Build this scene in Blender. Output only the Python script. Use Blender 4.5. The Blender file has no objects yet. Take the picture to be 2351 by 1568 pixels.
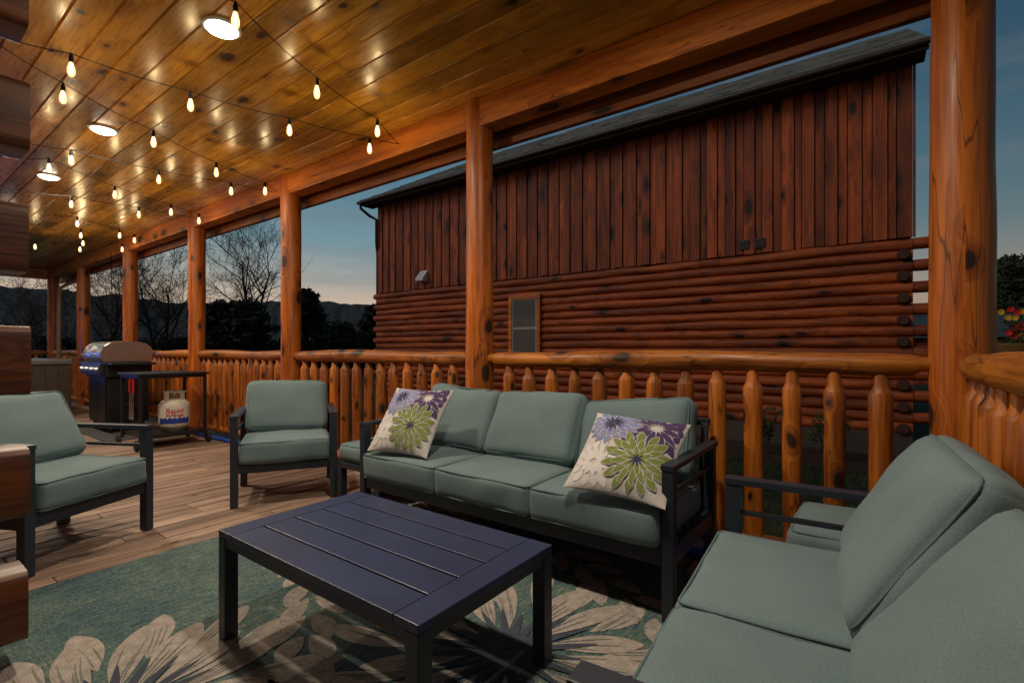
import bpy, bmesh, math, random
from mathutils import Vector, Matrix, noise
random.seed(7)
R = math.radians
scene = bpy.context.scene
COL = scene.collection
PI = math.pi
# ------------------------------------------------------------------ camera facts
H = 1.05
FPX = 1127.0
AZ = R(53.6)
SA, CA = math.sin(AZ), math.cos(AZ)
def W(px, py, z):
    d = FPX * (H - z) / (py - 803.0)
    t = (px - 1175.0) / FPX
    return Vector(((SA + CA * t) * d, (CA - SA * t) * d, z))

# ------------------------------------------------------------------ materials
def new_mat(name):
    m = bpy.data.materials.new(name); m.use_nodes = True
    nt = m.node_tree
    b = nt.nodes['Principled BSDF']
    return m, nt, b
def simple(name, col, rough=.5, metal=0, bump=0, bscale=60, var=.12, emit=None, es=0, coat=0, spec=.5):
    m, nt, b = new_mat(name)
    N, L = nt.nodes, nt.links
    b.inputs['Roughness'].default_value = rough
    b.inputs['Metallic'].default_value = metal
    b.inputs['Coat Weight'].default_value = coat
    b.inputs['Specular IOR Level'].default_value = spec
    tc = N.new('ShaderNodeTexCoord')
    nz = N.new('ShaderNodeTexNoise'); nz.inputs['Scale'].default_value = 6; nz.inputs['Detail'].default_value = 3
    L.new(tc.outputs['Object'], nz.inputs['Vector'])
    mr = N.new('ShaderNodeMapRange'); mr.inputs['From Min'].default_value = .3; mr.inputs['From Max'].default_value = .7
    mr.inputs['To Min'].default_value = 1 - var; mr.inputs['To Max'].default_value = 1 + var
    L.new(nz.outputs['Fac'], mr.inputs['Value'])
    mx = N.new('ShaderNodeVectorMath'); mx.operation = 'SCALE'
    mx.inputs[0].default_value = col[:3]
    L.new(mr.outputs[0], mx.inputs['Scale'])
    L.new(mx.outputs[0], b.inputs['Base Color'])
    if bump:
        n2 = N.new('ShaderNodeTexNoise'); n2.inputs['Scale'].default_value = bscale; n2.inputs['Detail'].default_value = 2
        L.new(tc.outputs['Object'], n2.inputs['Vector'])
        bp = N.new('ShaderNodeBump'); bp.inputs['Strength'].default_value = bump; bp.inputs['Distance'].default_value = .01
        L.new(n2.outputs['Fac'], bp.inputs['Height']); L.new(bp.outputs[0], b.inputs['Normal'])
    if emit:
        b.inputs['Emission Color'].default_value = (*emit, 1); b.inputs['Emission Strength'].default_value = es
    return m

def wood(name, light, dark, knot, axis='Y', rough=.4, coat=0, gscale=16, kscale=4.0, kden=.45, kr=.15, tone=.3, bump=.15, grime=0.0, kst=.5, cyl=0, crack=0):
    m, nt, b = new_mat(name)
    N, L = nt.nodes, nt.links
    tc = N.new('ShaderNodeTexCoord')
    at = N.new('ShaderNodeAttribute'); at.attribute_name = 'rnd'
    oi = N.new('ShaderNodeObjectInfo')
    def math_(op, a, c=None, d=None):
        n = N.new('ShaderNodeMath'); n.operation = op
        for i, q in enumerate((a, c, d)):
            if q is None: continue
            if isinstance(q, (int, float)): n.inputs[i].default_value = q
            else: L.new(q, n.inputs[i])
        return n.outputs[0]
    off = math_('ADD', math_('MULTIPLY', at.outputs['Fac'], 37.3), math_('MULTIPLY', oi.outputs['Random'], 23.7))
    cv = N.new('ShaderNodeCombineXYZ')
    for i in range(3): L.new(off, cv.inputs[i])
    def stretched(k):
        mp = N.new('ShaderNodeVectorMath'); mp.operation = 'MULTIPLY'
        s = [1, 1, 1]; s['XYZ'.index(axis)] = k
        mp.inputs[1].default_value = s
        L.new(tc.outputs['Object'], mp.inputs[0])
        ad = N.new('ShaderNodeVectorMath'); ad.operation = 'ADD'
        L.new(mp.outputs[0], ad.inputs[0]); L.new(cv.outputs[0], ad.inputs[1])
        return ad.outputs[0]
    c1 = stretched(.07)
    # knots
    if cyl:      # round posts: knots laid out round the trunk
        so_ = N.new('ShaderNodeSeparateXYZ'); L.new(tc.outputs['Object'], so_.inputs[0])
        ang = math_('ARCTAN2', so_.outputs['Y'], so_.outputs['X'])
        cc = N.new('ShaderNodeCombineXYZ')
        L.new(math_('ADD', math_('MULTIPLY', ang, cyl), off), cc.inputs[0])
        L.new(math_('ADD', math_('MULTIPLY', so_.outputs['Z'], kst), off), cc.inputs[1])
        c2 = cc.outputs[0]
    else:
        c2 = stretched(kst)
    wn = N.new('ShaderNodeTexNoise'); wn.inputs['Scale'].default_value = 8; wn.inputs['Detail'].default_value = 1; L.new(c2, wn.inputs['Vector'])
    wv = N.new('ShaderNodeVectorMath'); wv.operation = 'MULTIPLY_ADD'
    L.new(wn.outputs['Color'], wv.inputs[0]); wv.inputs[1].default_value = (.05, .05, .05); L.new(c2, wv.inputs[2])
    vo = N.new('ShaderNodeTexVoronoi'); vo.inputs['Scale'].default_value = kscale; L.new(wv.outputs[0], vo.inputs['Vector'])
    if cyl: vo.voronoi_dimensions = '2D'
    sep = N.new('ShaderNodeSeparateColor'); L.new(vo.outputs['Color'], sep.inputs[0])
    pick = math_('LESS_THAN', sep.outputs[0], kden)
    # knots of different sizes
    dist = math_('DIVIDE', vo.outputs['Distance'], math_('MULTIPLY_ADD', sep.outputs[1], .8, .55))
    def near(r0, r1):
        mr = N.new('ShaderNodeMapRange'); mr.interpolation_type = 'SMOOTHSTEP'
        mr.inputs['From Min'].default_value = r0; mr.inputs['From Max'].default_value = r1
        mr.inputs['To Min'].default_value = 1; mr.inputs['To Max'].default_value = 0
        L.new(dist, mr.inputs['Value'])
        return math_('MULTIPLY', mr.outputs[0], pick)
    kf = near(kr * .6, kr)
    halo = near(kr * .8, kr * 2.4)
    gn = N.new('ShaderNodeTexNoise'); gn.inputs['Scale'].default_value = gscale; gn.inputs['Detail'].default_value = 3; gn.inputs['Distortion'].default_value = .8
    gv = N.new('ShaderNodeVectorMath'); gv.operation = 'ADD'
    hv = N.new('ShaderNodeCombineXYZ')
    hm = math_('MULTIPLY', halo, .12)
    for i in range(3): L.new(hm, hv.inputs[i])
    L.new(c1, gv.inputs[0]); L.new(hv.outputs[0], gv.inputs[1]); L.new(gv.outputs[0], gn.inputs['Vector'])
    fine = N.new('ShaderNodeTexNoise'); fine.inputs['Scale'].default_value = gscale * 6; fine.inputs['Detail'].default_value = 1
    L.new(c1, fine.inputs['Vector'])
    g = math_('ADD', math_('MULTIPLY', gn.outputs['Fac'], .72), math_('MULTIPLY', fine.outputs['Fac'], .28))
    rp = N.new('ShaderNodeValToRGB')
    rp.color_ramp.elements[0].position = .38; rp.color_ramp.elements[0].color = (*dark, 1)
    rp.color_ramp.elements[1].position = .60; rp.color_ramp.elements[1].color = (*light, 1)
    L.new(g, rp.inputs[0])
    m1 = N.new('ShaderNodeMix'); m1.data_type = 'RGBA'
    L.new(math_('MULTIPLY', halo, .6), m1.inputs[0]); L.new(rp.outputs[0], m1.inputs[6]); m1.inputs[7].default_value = (*[c * .7 for c in dark], 1)
    m2 = N.new('ShaderNodeMix'); m2.data_type = 'RGBA'
    L.new(math_('MULTIPLY', kf, .96), m2.inputs[0]); L.new(m1.outputs[2], m2.inputs[6]); m2.inputs[7].default_value = (*knot, 1)
    last = m2.outputs[2]
    if crack:
        cn_ = N.new('ShaderNodeTexNoise'); cn_.inputs['Scale'].default_value = 11; cn_.inputs['Detail'].default_value = 2
        L.new(c1, cn_.inputs['Vector'])
        ab = math_('ABSOLUTE', math_('SUBTRACT', cn_.outputs['Fac'], .56))
        mrc = N.new('ShaderNodeMapRange'); mrc.inputs['From Min'].default_value = .002; mrc.inputs['From Max'].default_value = .009
        mrc.inputs['To Min'].default_value = crack; mrc.inputs['To Max'].default_value = 0
        L.new(ab, mrc.inputs['Value'])
        m3 = N.new('ShaderNodeMix'); m3.data_type = 'RGBA'
        L.new(mrc.outputs[0], m3.inputs[0]); L.new(last, m3.inputs[6]); m3.inputs[7].default_value = (*knot, 1)
        last = m3.outputs[2]
    bn = N.new('ShaderNodeTexNoise'); bn.inputs['Scale'].default_value = 1.9; bn.inputs['Detail'].default_value = 2
    L.new(stretched(.4), bn.inputs['Vector'])
    tn = math_('ADD', math_('MULTIPLY_ADD', at.outputs['Fac'], tone, 1 - tone * .5), math_('MULTIPLY_ADD', bn.outputs['Fac'], .7 + grime, -.35 - grime * .5))
    sc = N.new('ShaderNodeVectorMath'); sc.operation = 'SCALE'
    L.new(last, sc.inputs[0]); L.new(tn, sc.inputs['Scale'])
    L.new(sc.outputs[0], b.inputs['Base Color'])
    rr = math_('MULTIPLY_ADD', fine.outputs['Fac'], .3, rough - .15)
    L.new(rr, b.inputs['Roughness'])
    b.inputs['Coat Weight'].default_value = coat; b.inputs['Coat Roughness'].default_value = .2
    bp = N.new('ShaderNodeBump'); bp.inputs['Strength'].default_value = bump; bp.inputs['Distance'].default_value = .004
    L.new(fine.outputs['Fac'], bp.inputs['Height']); L.new(bp.outputs[0], b.inputs['Normal'])
    return m

K = (.022, .008, .003)
M = {}
M['ceiling'] = wood('pine_ceiling', (.58, .285, .030), (.37, .155, .012), (.04, .015, .004), 'Y', .30, .25, 14, 5.5, .65, .19, .8, .10, .45, .6)
M['post'] = wood('stained_log_post', (.56, .145, .011), (.27, .058, .0045), K, 'Z', .46, .04, 12, 3.6, .85, .13, .2, .35, .35, .62, .1, .75)
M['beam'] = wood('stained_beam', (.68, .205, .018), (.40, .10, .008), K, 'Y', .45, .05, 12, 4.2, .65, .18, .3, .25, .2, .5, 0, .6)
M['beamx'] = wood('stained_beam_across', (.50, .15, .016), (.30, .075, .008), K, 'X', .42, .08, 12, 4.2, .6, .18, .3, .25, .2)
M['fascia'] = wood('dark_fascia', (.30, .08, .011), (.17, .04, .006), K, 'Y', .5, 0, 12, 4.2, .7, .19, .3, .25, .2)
M['rail'] = wood('log_rail', (.58, .19, .016), (.27, .068, .006), K, 'X', .48, .05, 14, 5, .8, .20, .4, .35, .5, .5, 0, .7)
M['spindle'] = wood('log_spindle', (.53, .15, .011), (.22, .052, .005), K, 'Z', .5, .03, 14, 7.5, .75, .15, .5, .35, .5, .5, .045, .65)
M['housex'] = wood('house_log_across_shaded', (.14, .036, .006), (.065, .015, .003), K, 'X', .42, .10, 14, 4, .5, .15, .3, .25, .25, .5, 0, .7)  # colour darkened to stand in for the unlit upper log ends
M['housey'] = wood('house_log_along', (.20, .058, .009), (.10, .026, .004), K, 'Y', .42, .15, 14, 4, .5, .15, .3, .25, .25)
M['siding'] = wood('cabin_siding', (.42, .080, .010), (.16, .026, .005), (.012, .005, .002), 'Z', .65, 0, 10, 3.6, .85, .22, .7, .4, .6, .45)
M['cabinlog'] = wood('cabin_log', (.46, .092, .010), (.18, .030, .005), (.012, .005, .002), 'Y', .6, .0, 12, 3.6, .8, .2, .6, .4, .7, .5, 0, .7)
M['deck'] = wood('deck_board', (.36, .245, .185), (.18, .112, .080), (.06, .035, .02), 'X', .65, 0, 18, 4, .3, .12, .5, .4, .5, .5, 0, .5)
M['frame'] = simple('charcoal_metal', (.024, .029, .044), .40, .0, .05, 400, .1)
M['table'] = simple('charcoal_tabletop_blue_sheen', (.028, .037, .095), .34, .0, .06, 500, .15, spec=.5)  # blue reflected sheen put into the base colour
M['black'] = simple('black_metal', (.012, .012, .013), .45, .2, .05, 300)
M['cable'] = simple('black_cable', (.006, .006, .006), .8, spec=.1)
M['steel'] = simple('stainless', (.72, .74, .78), .25, 1, .02, 200)
M['capmetal'] = simple('hood_end_metal', (.50, .43, .39), .28, .95, .02, 200)
M['white'] = simple('white_paint', (.72, .72, .70), .45, 0, .05, 100)
M['sash'] = simple('window_sash', (.45, .42, .39), .5, 0, .05, 100)
M['cream'] = simple('tank_paint', (.70, .66, .58), .4, 0, .05, 100)
M['red'] = simple('red_paint', (.55, .02, .02), .4)
M['navy'] = simple('blue_label', (.02, .05, .32), .4)
M['rubber'] = simple('black_rubber', (.015, .015, .015), .8)
M['bluehose'] = simple('blue_hose', (.01, .08, .60), .35)
M['tub'] = simple('tub_cabinet', (.05, .035, .026), .6, 0, .1, 60)
M['rim'] = simple('tub_rim', (.13, .125, .12), .35)
M['soffit'] = simple('dark_soffit', (.035, .02, .014), .7)
M['gutter'] = simple('brown_gutter', (.05, .03, .022), .45)
M['pipe'] = simple('tan_pipe', (.28, .16, .06), .45)
M['stone'] = simple('foundation_block', (.075, .06, .05), .85, 0, .4, 30)
M['endgrain'] = simple('dark_end_grain', (.07, .026, .011), .8, 0, .4, 60)
M['mulch'] = simple('mulch', (.045, .025, .015), .95, 0, 1, 25, .4)
M['grass'] = simple('lawn', (.03, .042, .016), .95, 0, .8, 20, .4)
M['blade'] = simple('grass_blade', (.04, .065, .02), .8, 0, 0, 1, .4)
M['hill'] = simple('hazy_wooded_hill', (.034, .037, .038), 1, 0, .8, .2, .4)  # distance haze mixed into the hill colour
M['bark'] = simple('bark', (.045, .036, .03), .9, 0, .4, 30)
M['evergreen'] = simple('evergreen_leaf', (.026, .034, .017), .8, 0, 0, 1, .4)
M['shrub'] = simple('shrub_leaf', (.06, .075, .02), .7, 0, 0, 1, .4)
M['petalred'] = simple('red_flower', (.85, .03, .03), .6)
M['petalyel'] = simple('yellow_flower', (.9, .55, .05), .6)
M['mat'] = simple('grey_mat', (.06, .06, .065), .9, 0, .3, 120)
M['metalroof'] = simple('teal_metal_roof', (.06, .085, .085), .6)

def glassmat():
    m, nt, b = new_mat('window_blind_behind_glass')
    b.inputs['Roughness'].default_value = .3; b.inputs['Specular IOR Level'].default_value = .3
    N, L = nt.nodes, nt.links
    tc = N.new('ShaderNodeTexCoord'); w = N.new('ShaderNodeTexWave'); w.bands_direction = 'Z'; w.inputs['Scale'].default_value = 14
    L.new(tc.outputs['Object'], w.inputs['Vector'])
    r = N.new('ShaderNodeValToRGB'); r.color_ramp.elements[0].color = (.085, .08, .08, 1); r.color_ramp.elements[1].color = (.15, .145, .145, 1)
    L.new(w.outputs['Fac'], r.inputs[0]); L.new(r.outputs[0], b.inputs['Base Color'])
    return m
M['glass'] = glassmat()

def fabric(name, col, col2):
    m, nt, b = new_mat(name)
    N, L = nt.nodes, nt.links
    tc = N.new('ShaderNodeTexCoord')
    a = N.new('ShaderNodeTexNoise'); a.inputs['Scale'].default_value = 5; a.inputs['Detail'].default_value = 4
    f = N.new('ShaderNodeTexNoise'); f.inputs['Scale'].default_value = 300; f.inputs['Detail'].default_value = 1
    L.new(tc.outputs['Object'], a.inputs['Vector']); L.new(tc.outputs['Object'], f.inputs['Vector'])
    ad = N.new('ShaderNodeMath'); ad.operation = 'MULTIPLY_ADD'; ad.inputs[1].default_value = .8
    L.new(f.outputs['Fac'], ad.inputs[0]); 
    mu = N.new('ShaderNodeMath'); mu.operation = 'MULTIPLY'; mu.inputs[1].default_value = .5
    L.new(a.outputs['Fac'], mu.inputs[0]); L.new(mu.outputs[0], ad.inputs[2])
    r = N.new('ShaderNodeValToRGB'); r.color_ramp.elements[0].position = .4; r.color_ramp.elements[1].position = .9
    r.color_ramp.elements[0].color = (*col2, 1); r.color_ramp.elements[1].color = (*col, 1)
    L.new(ad.outputs[0], r.inputs[0]); L.new(r.outputs[0], b.inputs['Base Color'])
    b.inputs['Roughness'].default_value = .92; b.inputs['Sheen Weight'].default_value = .1
    bp = N.new('ShaderNodeBump'); bp.inputs['Strength'].default_value = .3; bp.inputs['Distance'].default_value = .002
    L.new(f.outputs['Fac'], bp.inputs['Height']); L.new(bp.outputs[0], b.inputs['Normal'])
    return m
M['cushion'] = fabric('sage_fabric', (.178, .255, .272), (.110, .168, .185))
M['piping'] = fabric('sage_piping', (.12, .18, .195), (.09, .135, .15))
M['p_cream'] = fabric('pillow_cream', (.66, .61, .59), (.52, .48, .46))
M['p_white'] = fabric('pillow_white', (.76, .72, .72), (.64, .61, .61))
M['p_purple'] = fabric('pillow_purple', (.085, .045, .15), (.06, .03, .11))
M['p_blue'] = fabric('pillow_blue', (.25, .275, .52), (.18, .20, .42))
M['p_navy'] = fabric('pillow_navy', (.045, .04, .11), (.035, .03, .085))
M['p_green'] = fabric('pillow_green', (.225, .275, .07), (.165, .20, .045))

def rugmat():
    m, nt, b = new_mat('rug_ground')
    N, L = nt.nodes, nt.links
    tc = N.new('ShaderNodeTexCoord')
    def nzz(sc, det):
        mp = N.new('ShaderNodeVectorMath'); mp.operation = 'MULTIPLY'; mp.inputs[1].default_value = sc
        L.new(tc.outputs['Object'], mp.inputs[0])
        a = N.new('ShaderNodeTexNoise'); a.inputs['Scale'].default_value = 1; a.inputs['Detail'].default_value = det; a.inputs['Distortion'].default_value = .4
        L.new(mp.outputs[0], a.inputs['Vector']); return a.outputs['Fac']
    a = nzz((16, 110, 1), 2); a2 = nzz((150, 30, 1), 1); c = nzz((2.6, 2.6, 1), 4)
    def ma(x, k, y=None):
        n = N.new('ShaderNodeMath'); n.operation = 'MULTIPLY_ADD'; L.new(x, n.inputs[0]); n.inputs[1].default_value = k
        if y is None: n.inputs[2].default_value = 0
        else: L.new(y, n.inputs[2])
        return n.outputs[0]
    f = ma(a, .42, ma(a2, .30, ma(c, .28)))
    r = N.new('ShaderNodeValToRGB')
    e = r.color_ramp.elements
    e[0].position = .38; e[0].color = (.028, .048, .085, 1); e[1].position = .64; e[1].color = (.24, .26, .21, 1)
    x = e.new(.455); x.color = (.050, .098, .115, 1); x = e.new(.51); x.color = (.075, .130, .108, 1); x = e.new(.565); x.color = (.12, .165, .145, 1)
    L.new(f, r.inputs[0]); L.new(r.outputs[0], b.inputs['Base Color'])
    b.inputs['Roughness'].default_value = .95
    w = N.new('ShaderNodeTexNoise'); w.inputs['Scale'].default_value = 220
    L.new(tc.outputs['Object'], w.inputs['Vector'])
    bp = N.new('ShaderNodeBump'); bp.inputs['Strength'].default_value = .6; bp.inputs['Distance'].default_value = .003
    L.new(w.outputs['Fac'], bp.inputs['Height']); L.new(bp.outputs[0], b.inputs['Normal'])
    return m
def petalmat(name, col, gap, dots=False):
    m, nt, b = new_mat(name)
    N, L = nt.nodes, nt.links
    tc = N.new('ShaderNodeTexCoord')
    v = N.new('ShaderNodeTexVoronoi'); v.inputs['Scale'].default_value = 44 if dots else 120
    v.inputs['Randomness'].default_value = .35
    L.new(tc.outputs['Object'], v.inputs['Vector'])
    r = N.new('ShaderNodeValToRGB')
    e = r.color_ramp.elements
    if dots:
        e[0].position = .22; e[0].color = (*gap, 1); e[1].position = .34; e[1].color = (*col, 1)
    else:
        e[0].position = .15; e[0].color = (*col, 1); e[1].position = .75; e[1].color = (*gap, 1)
    L.new(v.outputs['Distance'], r.inputs[0]); 
    nz = N.new('ShaderNodeTexNoise'); nz.inputs['Scale'].default_value = 30; nz.inputs['Detail'].default_value = 4
    L.new(tc.outputs['Object'], nz.inputs['Vector'])
    mr = N.new('ShaderNodeMapRange'); mr.inputs['From Min'].default_value = .3; mr.inputs['From Max'].default_value = .7; mr.inputs['To Min'].default_value = .75; mr.inputs['To Max'].default_value = 1.15
    L.new(nz.outputs['Fac'], mr.inputs['Value'])
    s = N.new('ShaderNodeVectorMath'); s.operation = 'SCALE'; L.new(r.outputs[0], s.inputs[0]); L.new(mr.outputs[0], s.inputs['Scale'])
    L.new(s.outputs[0], b.inputs['Base Color'])
    b.inputs['Roughness'].default_value = .95
    bp = N.new('ShaderNodeBump'); bp.inputs['Strength'].default_value = .4; bp.inputs['Distance'].default_value = .003
    L.new(v.outputs['Distance'], bp.inputs['Height']); L.new(bp.outputs[0], b.inputs['Normal'])
    return m
M['rug'] = rugmat()
M['rugpetal'] = petalmat('rug_petal', (.45, .385, .345), (.29, .255, .225))
M['rugdot'] = petalmat('rug_dotted_petal', (.34, .30, .27), (.13, .14, .14), True)
M['rugdark'] = petalmat('rug_dark_petal', (.040, .040, .075), (.055, .065, .09))
M['rugstreak'] = petalmat('rug_streak', (.25, .23, .20), (.15, .16, .145))

def bulbmat():
    m = bpy.data.materials.new('glowing_bulb'); m.use_nodes = True
    nt = m.node_tree; nt.nodes.clear()
    o = nt.nodes.new('ShaderNodeOutputMaterial'); e = nt.nodes.new('ShaderNodeEmission'); t = nt.nodes.new('ShaderNodeBsdfTransparent'); x = nt.nodes.new('ShaderNodeMixShader')
    e.inputs['Color'].default_value = (1, .64, .24, 1); e.inputs['Strength'].default_value = 4.5
    x.inputs[0].default_value = .3
    nt.links.new(t.outputs[0], x.inputs[1]); nt.links.new(e.outputs[0], x.inputs[2]); nt.links.new(x.outputs[0], o.inputs[0])
    return m
M['bulb'] = bulbmat()
M['filament'] = simple('glowing_filament', (1, .9, .7), .5, emit=(1, .88, .6), es=16)
M['lens'] = simple('lit_lens', (.9, .9, .9), .5, emit=(1, .93, .72), es=18)
M['led'] = simple('blue_led', (.1, .2, .8), .4, emit=(.05, .2, 1), es=6)
M['water'] = simple('lit_tub_water', (.02, .08, .2), .05, emit=(.05, .2, .6), es=.4)

def shingle():
    m, nt, b = new_mat('roof_shingle')
    N, L = nt.nodes, nt.links
    tc = N.new('ShaderNodeTexCoord')
    at = N.new('ShaderNodeAttribute'); at.attribute_name = 'rnd'
    nz = N.new('ShaderNodeTexNoise'); nz.inputs['Scale'].default_value = 9; nz.inputs['Detail'].default_value = 4
    L.new(tc.outputs['Object'], nz.inputs['Vector'])
    ad = N.new('ShaderNodeMath'); ad.operation = 'ADD'; L.new(at.outputs['Fac'], ad.inputs[0]); L.new(nz.outputs['Fac'], ad.inputs[1])
    r = N.new('ShaderNodeValToRGB'); e = r.color_ramp.elements
    e[0].position = .3; e[0].color = (.05, .06, .065, 1); e[1].position = 1.0; e[1].color = (.20, .21, .20, 1)
    L.new(ad.outputs[0], r.inputs[0]); L.new(r.outputs[0], b.inputs['Base Color'])
    b.inputs['Roughness'].default_value = .9
    return m
M['shingle'] = shingle()

# ------------------------------------------------------------------ mesh builder
class MB:
    def __init__(s): s.v = []; s.f = []; s.mi = []; s.sm = []; s.rn = []
    def add(s, vs, fs, mi=0, smooth=False, rnd=None):
        o = len(s.v)
        if rnd is None: rnd = random.random()
        s.v.extend([tuple(p) for p in vs])
        for f in fs:
            s.f.append([i + o for i in f]); s.mi.append(mi); s.sm.append(smooth); s.rn.append(rnd)
    def box(s, x0, x1, y0, y1, z0, z1, mi=0, rnd=None):
        vs = [(x0,y0,z0),(x1,y0,z0),(x1,y1,z0),(x0,y1,z0),(x0,y0,z1),(x1,y0,z1),(x1,y1,z1),(x0,y1,z1)]
        s.add(vs, [(0,3,2,1),(4,5,6,7),(0,1,5,4),(1,2,6,5),(2,3,7,6),(3,0,4,7)], mi, False, rnd)
    def bar(s, p, q, w, h, up=(0,0,1), mi=0):
        p = Vector(p); q = Vector(q); d = (q - p).normalized(); u = Vector(up)
        r = d.cross(u)
        if r.length < 1e-4: r = d.cross(Vector((1,0,0)))
        r.normalize(); u = r.cross(d)
        vs = []
        for c in (p, q):
            for a, b in ((-1,-1),(1,-1),(1,1),(-1,1)): vs.append(c + r*a*w/2 + u*b*h/2)
        s.add(vs, [(3,2,1,0),(4,5,6,7),(0,1,5,4),(1,2,6,5),(2,3,7,6),(3,0,4,7)], mi)
    def tube(s, pts, rads, n=12, mi=0, smooth=True, caps=True, wob=0, seed=0):
        pts = [Vector(p) for p in pts]
        if isinstance(rads, (int, float)): rads = [rads]*len(pts)
        vs = []; fs = []
        r = None
        for i, p in enumerate(pts):
            d = (pts[min(i+1, len(pts)-1)] - pts[max(i-1, 0)]).normalized()
            if r is None:
                r = d.orthogonal().normalized()
            else:
                r = (r - d * r.dot(d)).normalized()
            u = d.cross(r)
            for k in range(n):
                a = 2*PI*k/n
                dr = r*math.cos(a) + u*math.sin(a)
                rr = rads[i]
                if wob: rr *= 1 + wob*noise.noise(Vector((p.x*2.5+seed, p.y*2.5, p.z*2.5)) + dr*.8)
                vs.append(p + dr*rr)
        for i in range(len(pts)-1):
            for k in range(n):
                k2 = (k+1) % n
                fs.append((i*n+k, i*n+k2, (i+1)*n+k2, (i+1)*n+k))
        rnd = random.random()
        s.add(vs, fs, mi, smooth, rnd)
        if caps:
            s.add(vs[:n], [tuple(range(n))[::-1]], mi, False, rnd)
            s.add(vs[-n:], [tuple(range(n))], mi, False, rnd)
    def lathe(s, prof, cx=0, cy=0, n=16, mi=0, smooth=True):
        vs = []; fs = []
        for r, z in prof:
            for k in range(n):
                a = 2*PI*k/n; vs.append((cx + r*math.cos(a), cy + r*math.sin(a), z))
        for i in range(len(prof)-1):
            for k in range(n):
                k2 = (k+1) % n
                fs.append((i*n+k, i*n+k2, (i+1)*n+k2, (i+1)*n+k))
        fs.append(tuple(range(n))[::-1]); fs.append(tuple((len(prof)-1)*n + k for k in range(n)))
        s.add(vs, fs, mi, smooth)
    def build(s, name, mats, parent=None, bevel=0, loc=None, rot=None):
        me = bpy.data.meshes.new(name); me.from_pydata(s.v, [], s.f); 
        if not isinstance(mats, (list, tuple)): mats = [mats]
        for m in mats: me.materials.append(m)
        me.polygons.foreach_set('material_index', s.mi)
        me.polygons.foreach_set('use_smooth', s.sm)
        a = me.attributes.new('rnd', 'FLOAT', 'FACE'); a.data.foreach_set('value', s.rn)
        me.update()
        o = bpy.data.objects.new(name, me); COL.objects.link(o)
        if parent: o.parent = parent
        if loc is not None: o.location = loc
        if rot is not None: o.rotation_euler = rot
        if bevel:
            b = o.modifiers.new('bevel', 'BEVEL'); b.width = bevel; b.segments = 2; b.limit_method = 'ANGLE'; b.angle_limit = R(40)
        return o

def tag(o, label=None, cat=None, group=None, kind=None):
    if label: o['label'] = label
    if cat: o['category'] = cat
    if group: o['group'] = group
    if kind: o['kind'] = kind
    return o
def thing(name, label, cat, loc=(0,0,0), rotz=0, group=None):
    o = bpy.data.objects.new(name, None); COL.objects.link(o)
    o.location = loc; o.rotation_euler = (0, 0, rotz); o.empty_display_size = .2
    return tag(o, label, cat, group)
def struct(o): o['kind'] = 'structure'; return o

# ------------------------------------------------------------------ setting: ground, deck, ceiling
mb = MB(); mb.add([(-900,-900,-.4),(900,-900,-.4),(900,900,-.4),(-900,900,-.4)], [(0,1,2,3)])
struct(mb.build('ground', M['grass']))
mb = MB()
y = -.55
while y < 14.7:
    xs = [-1.6]
    while xs[-1] < 2.82: xs.append(min(2.82, xs[-1] + random.uniform(1.8, 3.6)))
    for a, b in zip(xs[:-1], xs[1:]):
        mb.box(a+.0015, b-.0015, y, y+.107, -.035, random.uniform(-.003, .0015)-.001)
    y += .117
deck = struct(mb.build('deck', M['deck'], bevel=.006))
mb = MB(); mb.box(-1.6, 2.80, -.53, 14.7, -.36, -.06); struct(mb.build('deck_base', M['soffit']))

CZ = 2.80
mb = MB()
x = -1.6; PW = .152
while x < 2.6:
    ys = [-.6]
    while ys[-1] < 14.6: ys.append(min(14.6, ys[-1] + random.uniform(2.2, 5)))
    for a, b in zip(ys[:-1], ys[1:]):
        x1 = x + PW
        vs = []
        for yy in (a+.001, b-.001):
            vs += [(x, yy, CZ+.013), (x+.007, yy, CZ), (x1-.007, yy, CZ), (x1, yy, CZ+.013)]
        mb.add(vs, [(0,1,5,4),(1,2,6,5),(2,3,7,6)])
    x += PW
struct(mb.build('ceiling', M['ceiling']))
mb = MB(); mb.box(-1.7, 3.15, -.75, 14.9, CZ+.016, CZ+.34); struct(mb.build('porch_roof', M['soffit']))

XR = 2.68
# beams
mb = MB(); mb.box(2.605, 2.75, -.42, 14.6, 2.60, CZ-.003)
tag(mb.build('porch_beam', M['beam'], bevel=.006), 'long squared orange beam running along the ceiling edge over the railing posts', 'beam')
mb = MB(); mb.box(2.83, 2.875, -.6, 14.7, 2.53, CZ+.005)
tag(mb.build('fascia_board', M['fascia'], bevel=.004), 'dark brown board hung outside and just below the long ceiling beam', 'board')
mb = MB(); mb.box(-1.6, 2.60, 14.42, 14.56, 2.58, CZ-.003)
tag(mb.build('porch_beam', M['beamx'], bevel=.006), 'short beam across the far end of the porch ceiling', 'beam')
mb = MB(); mb.box(-1.6, 2.60, -.40, -.22, 2.60, CZ-.003)
tag(mb.build('porch_beam', M['beamx'], bevel=.006), 'short beam across the near end of the porch above the loveseat', 'beam')

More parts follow.
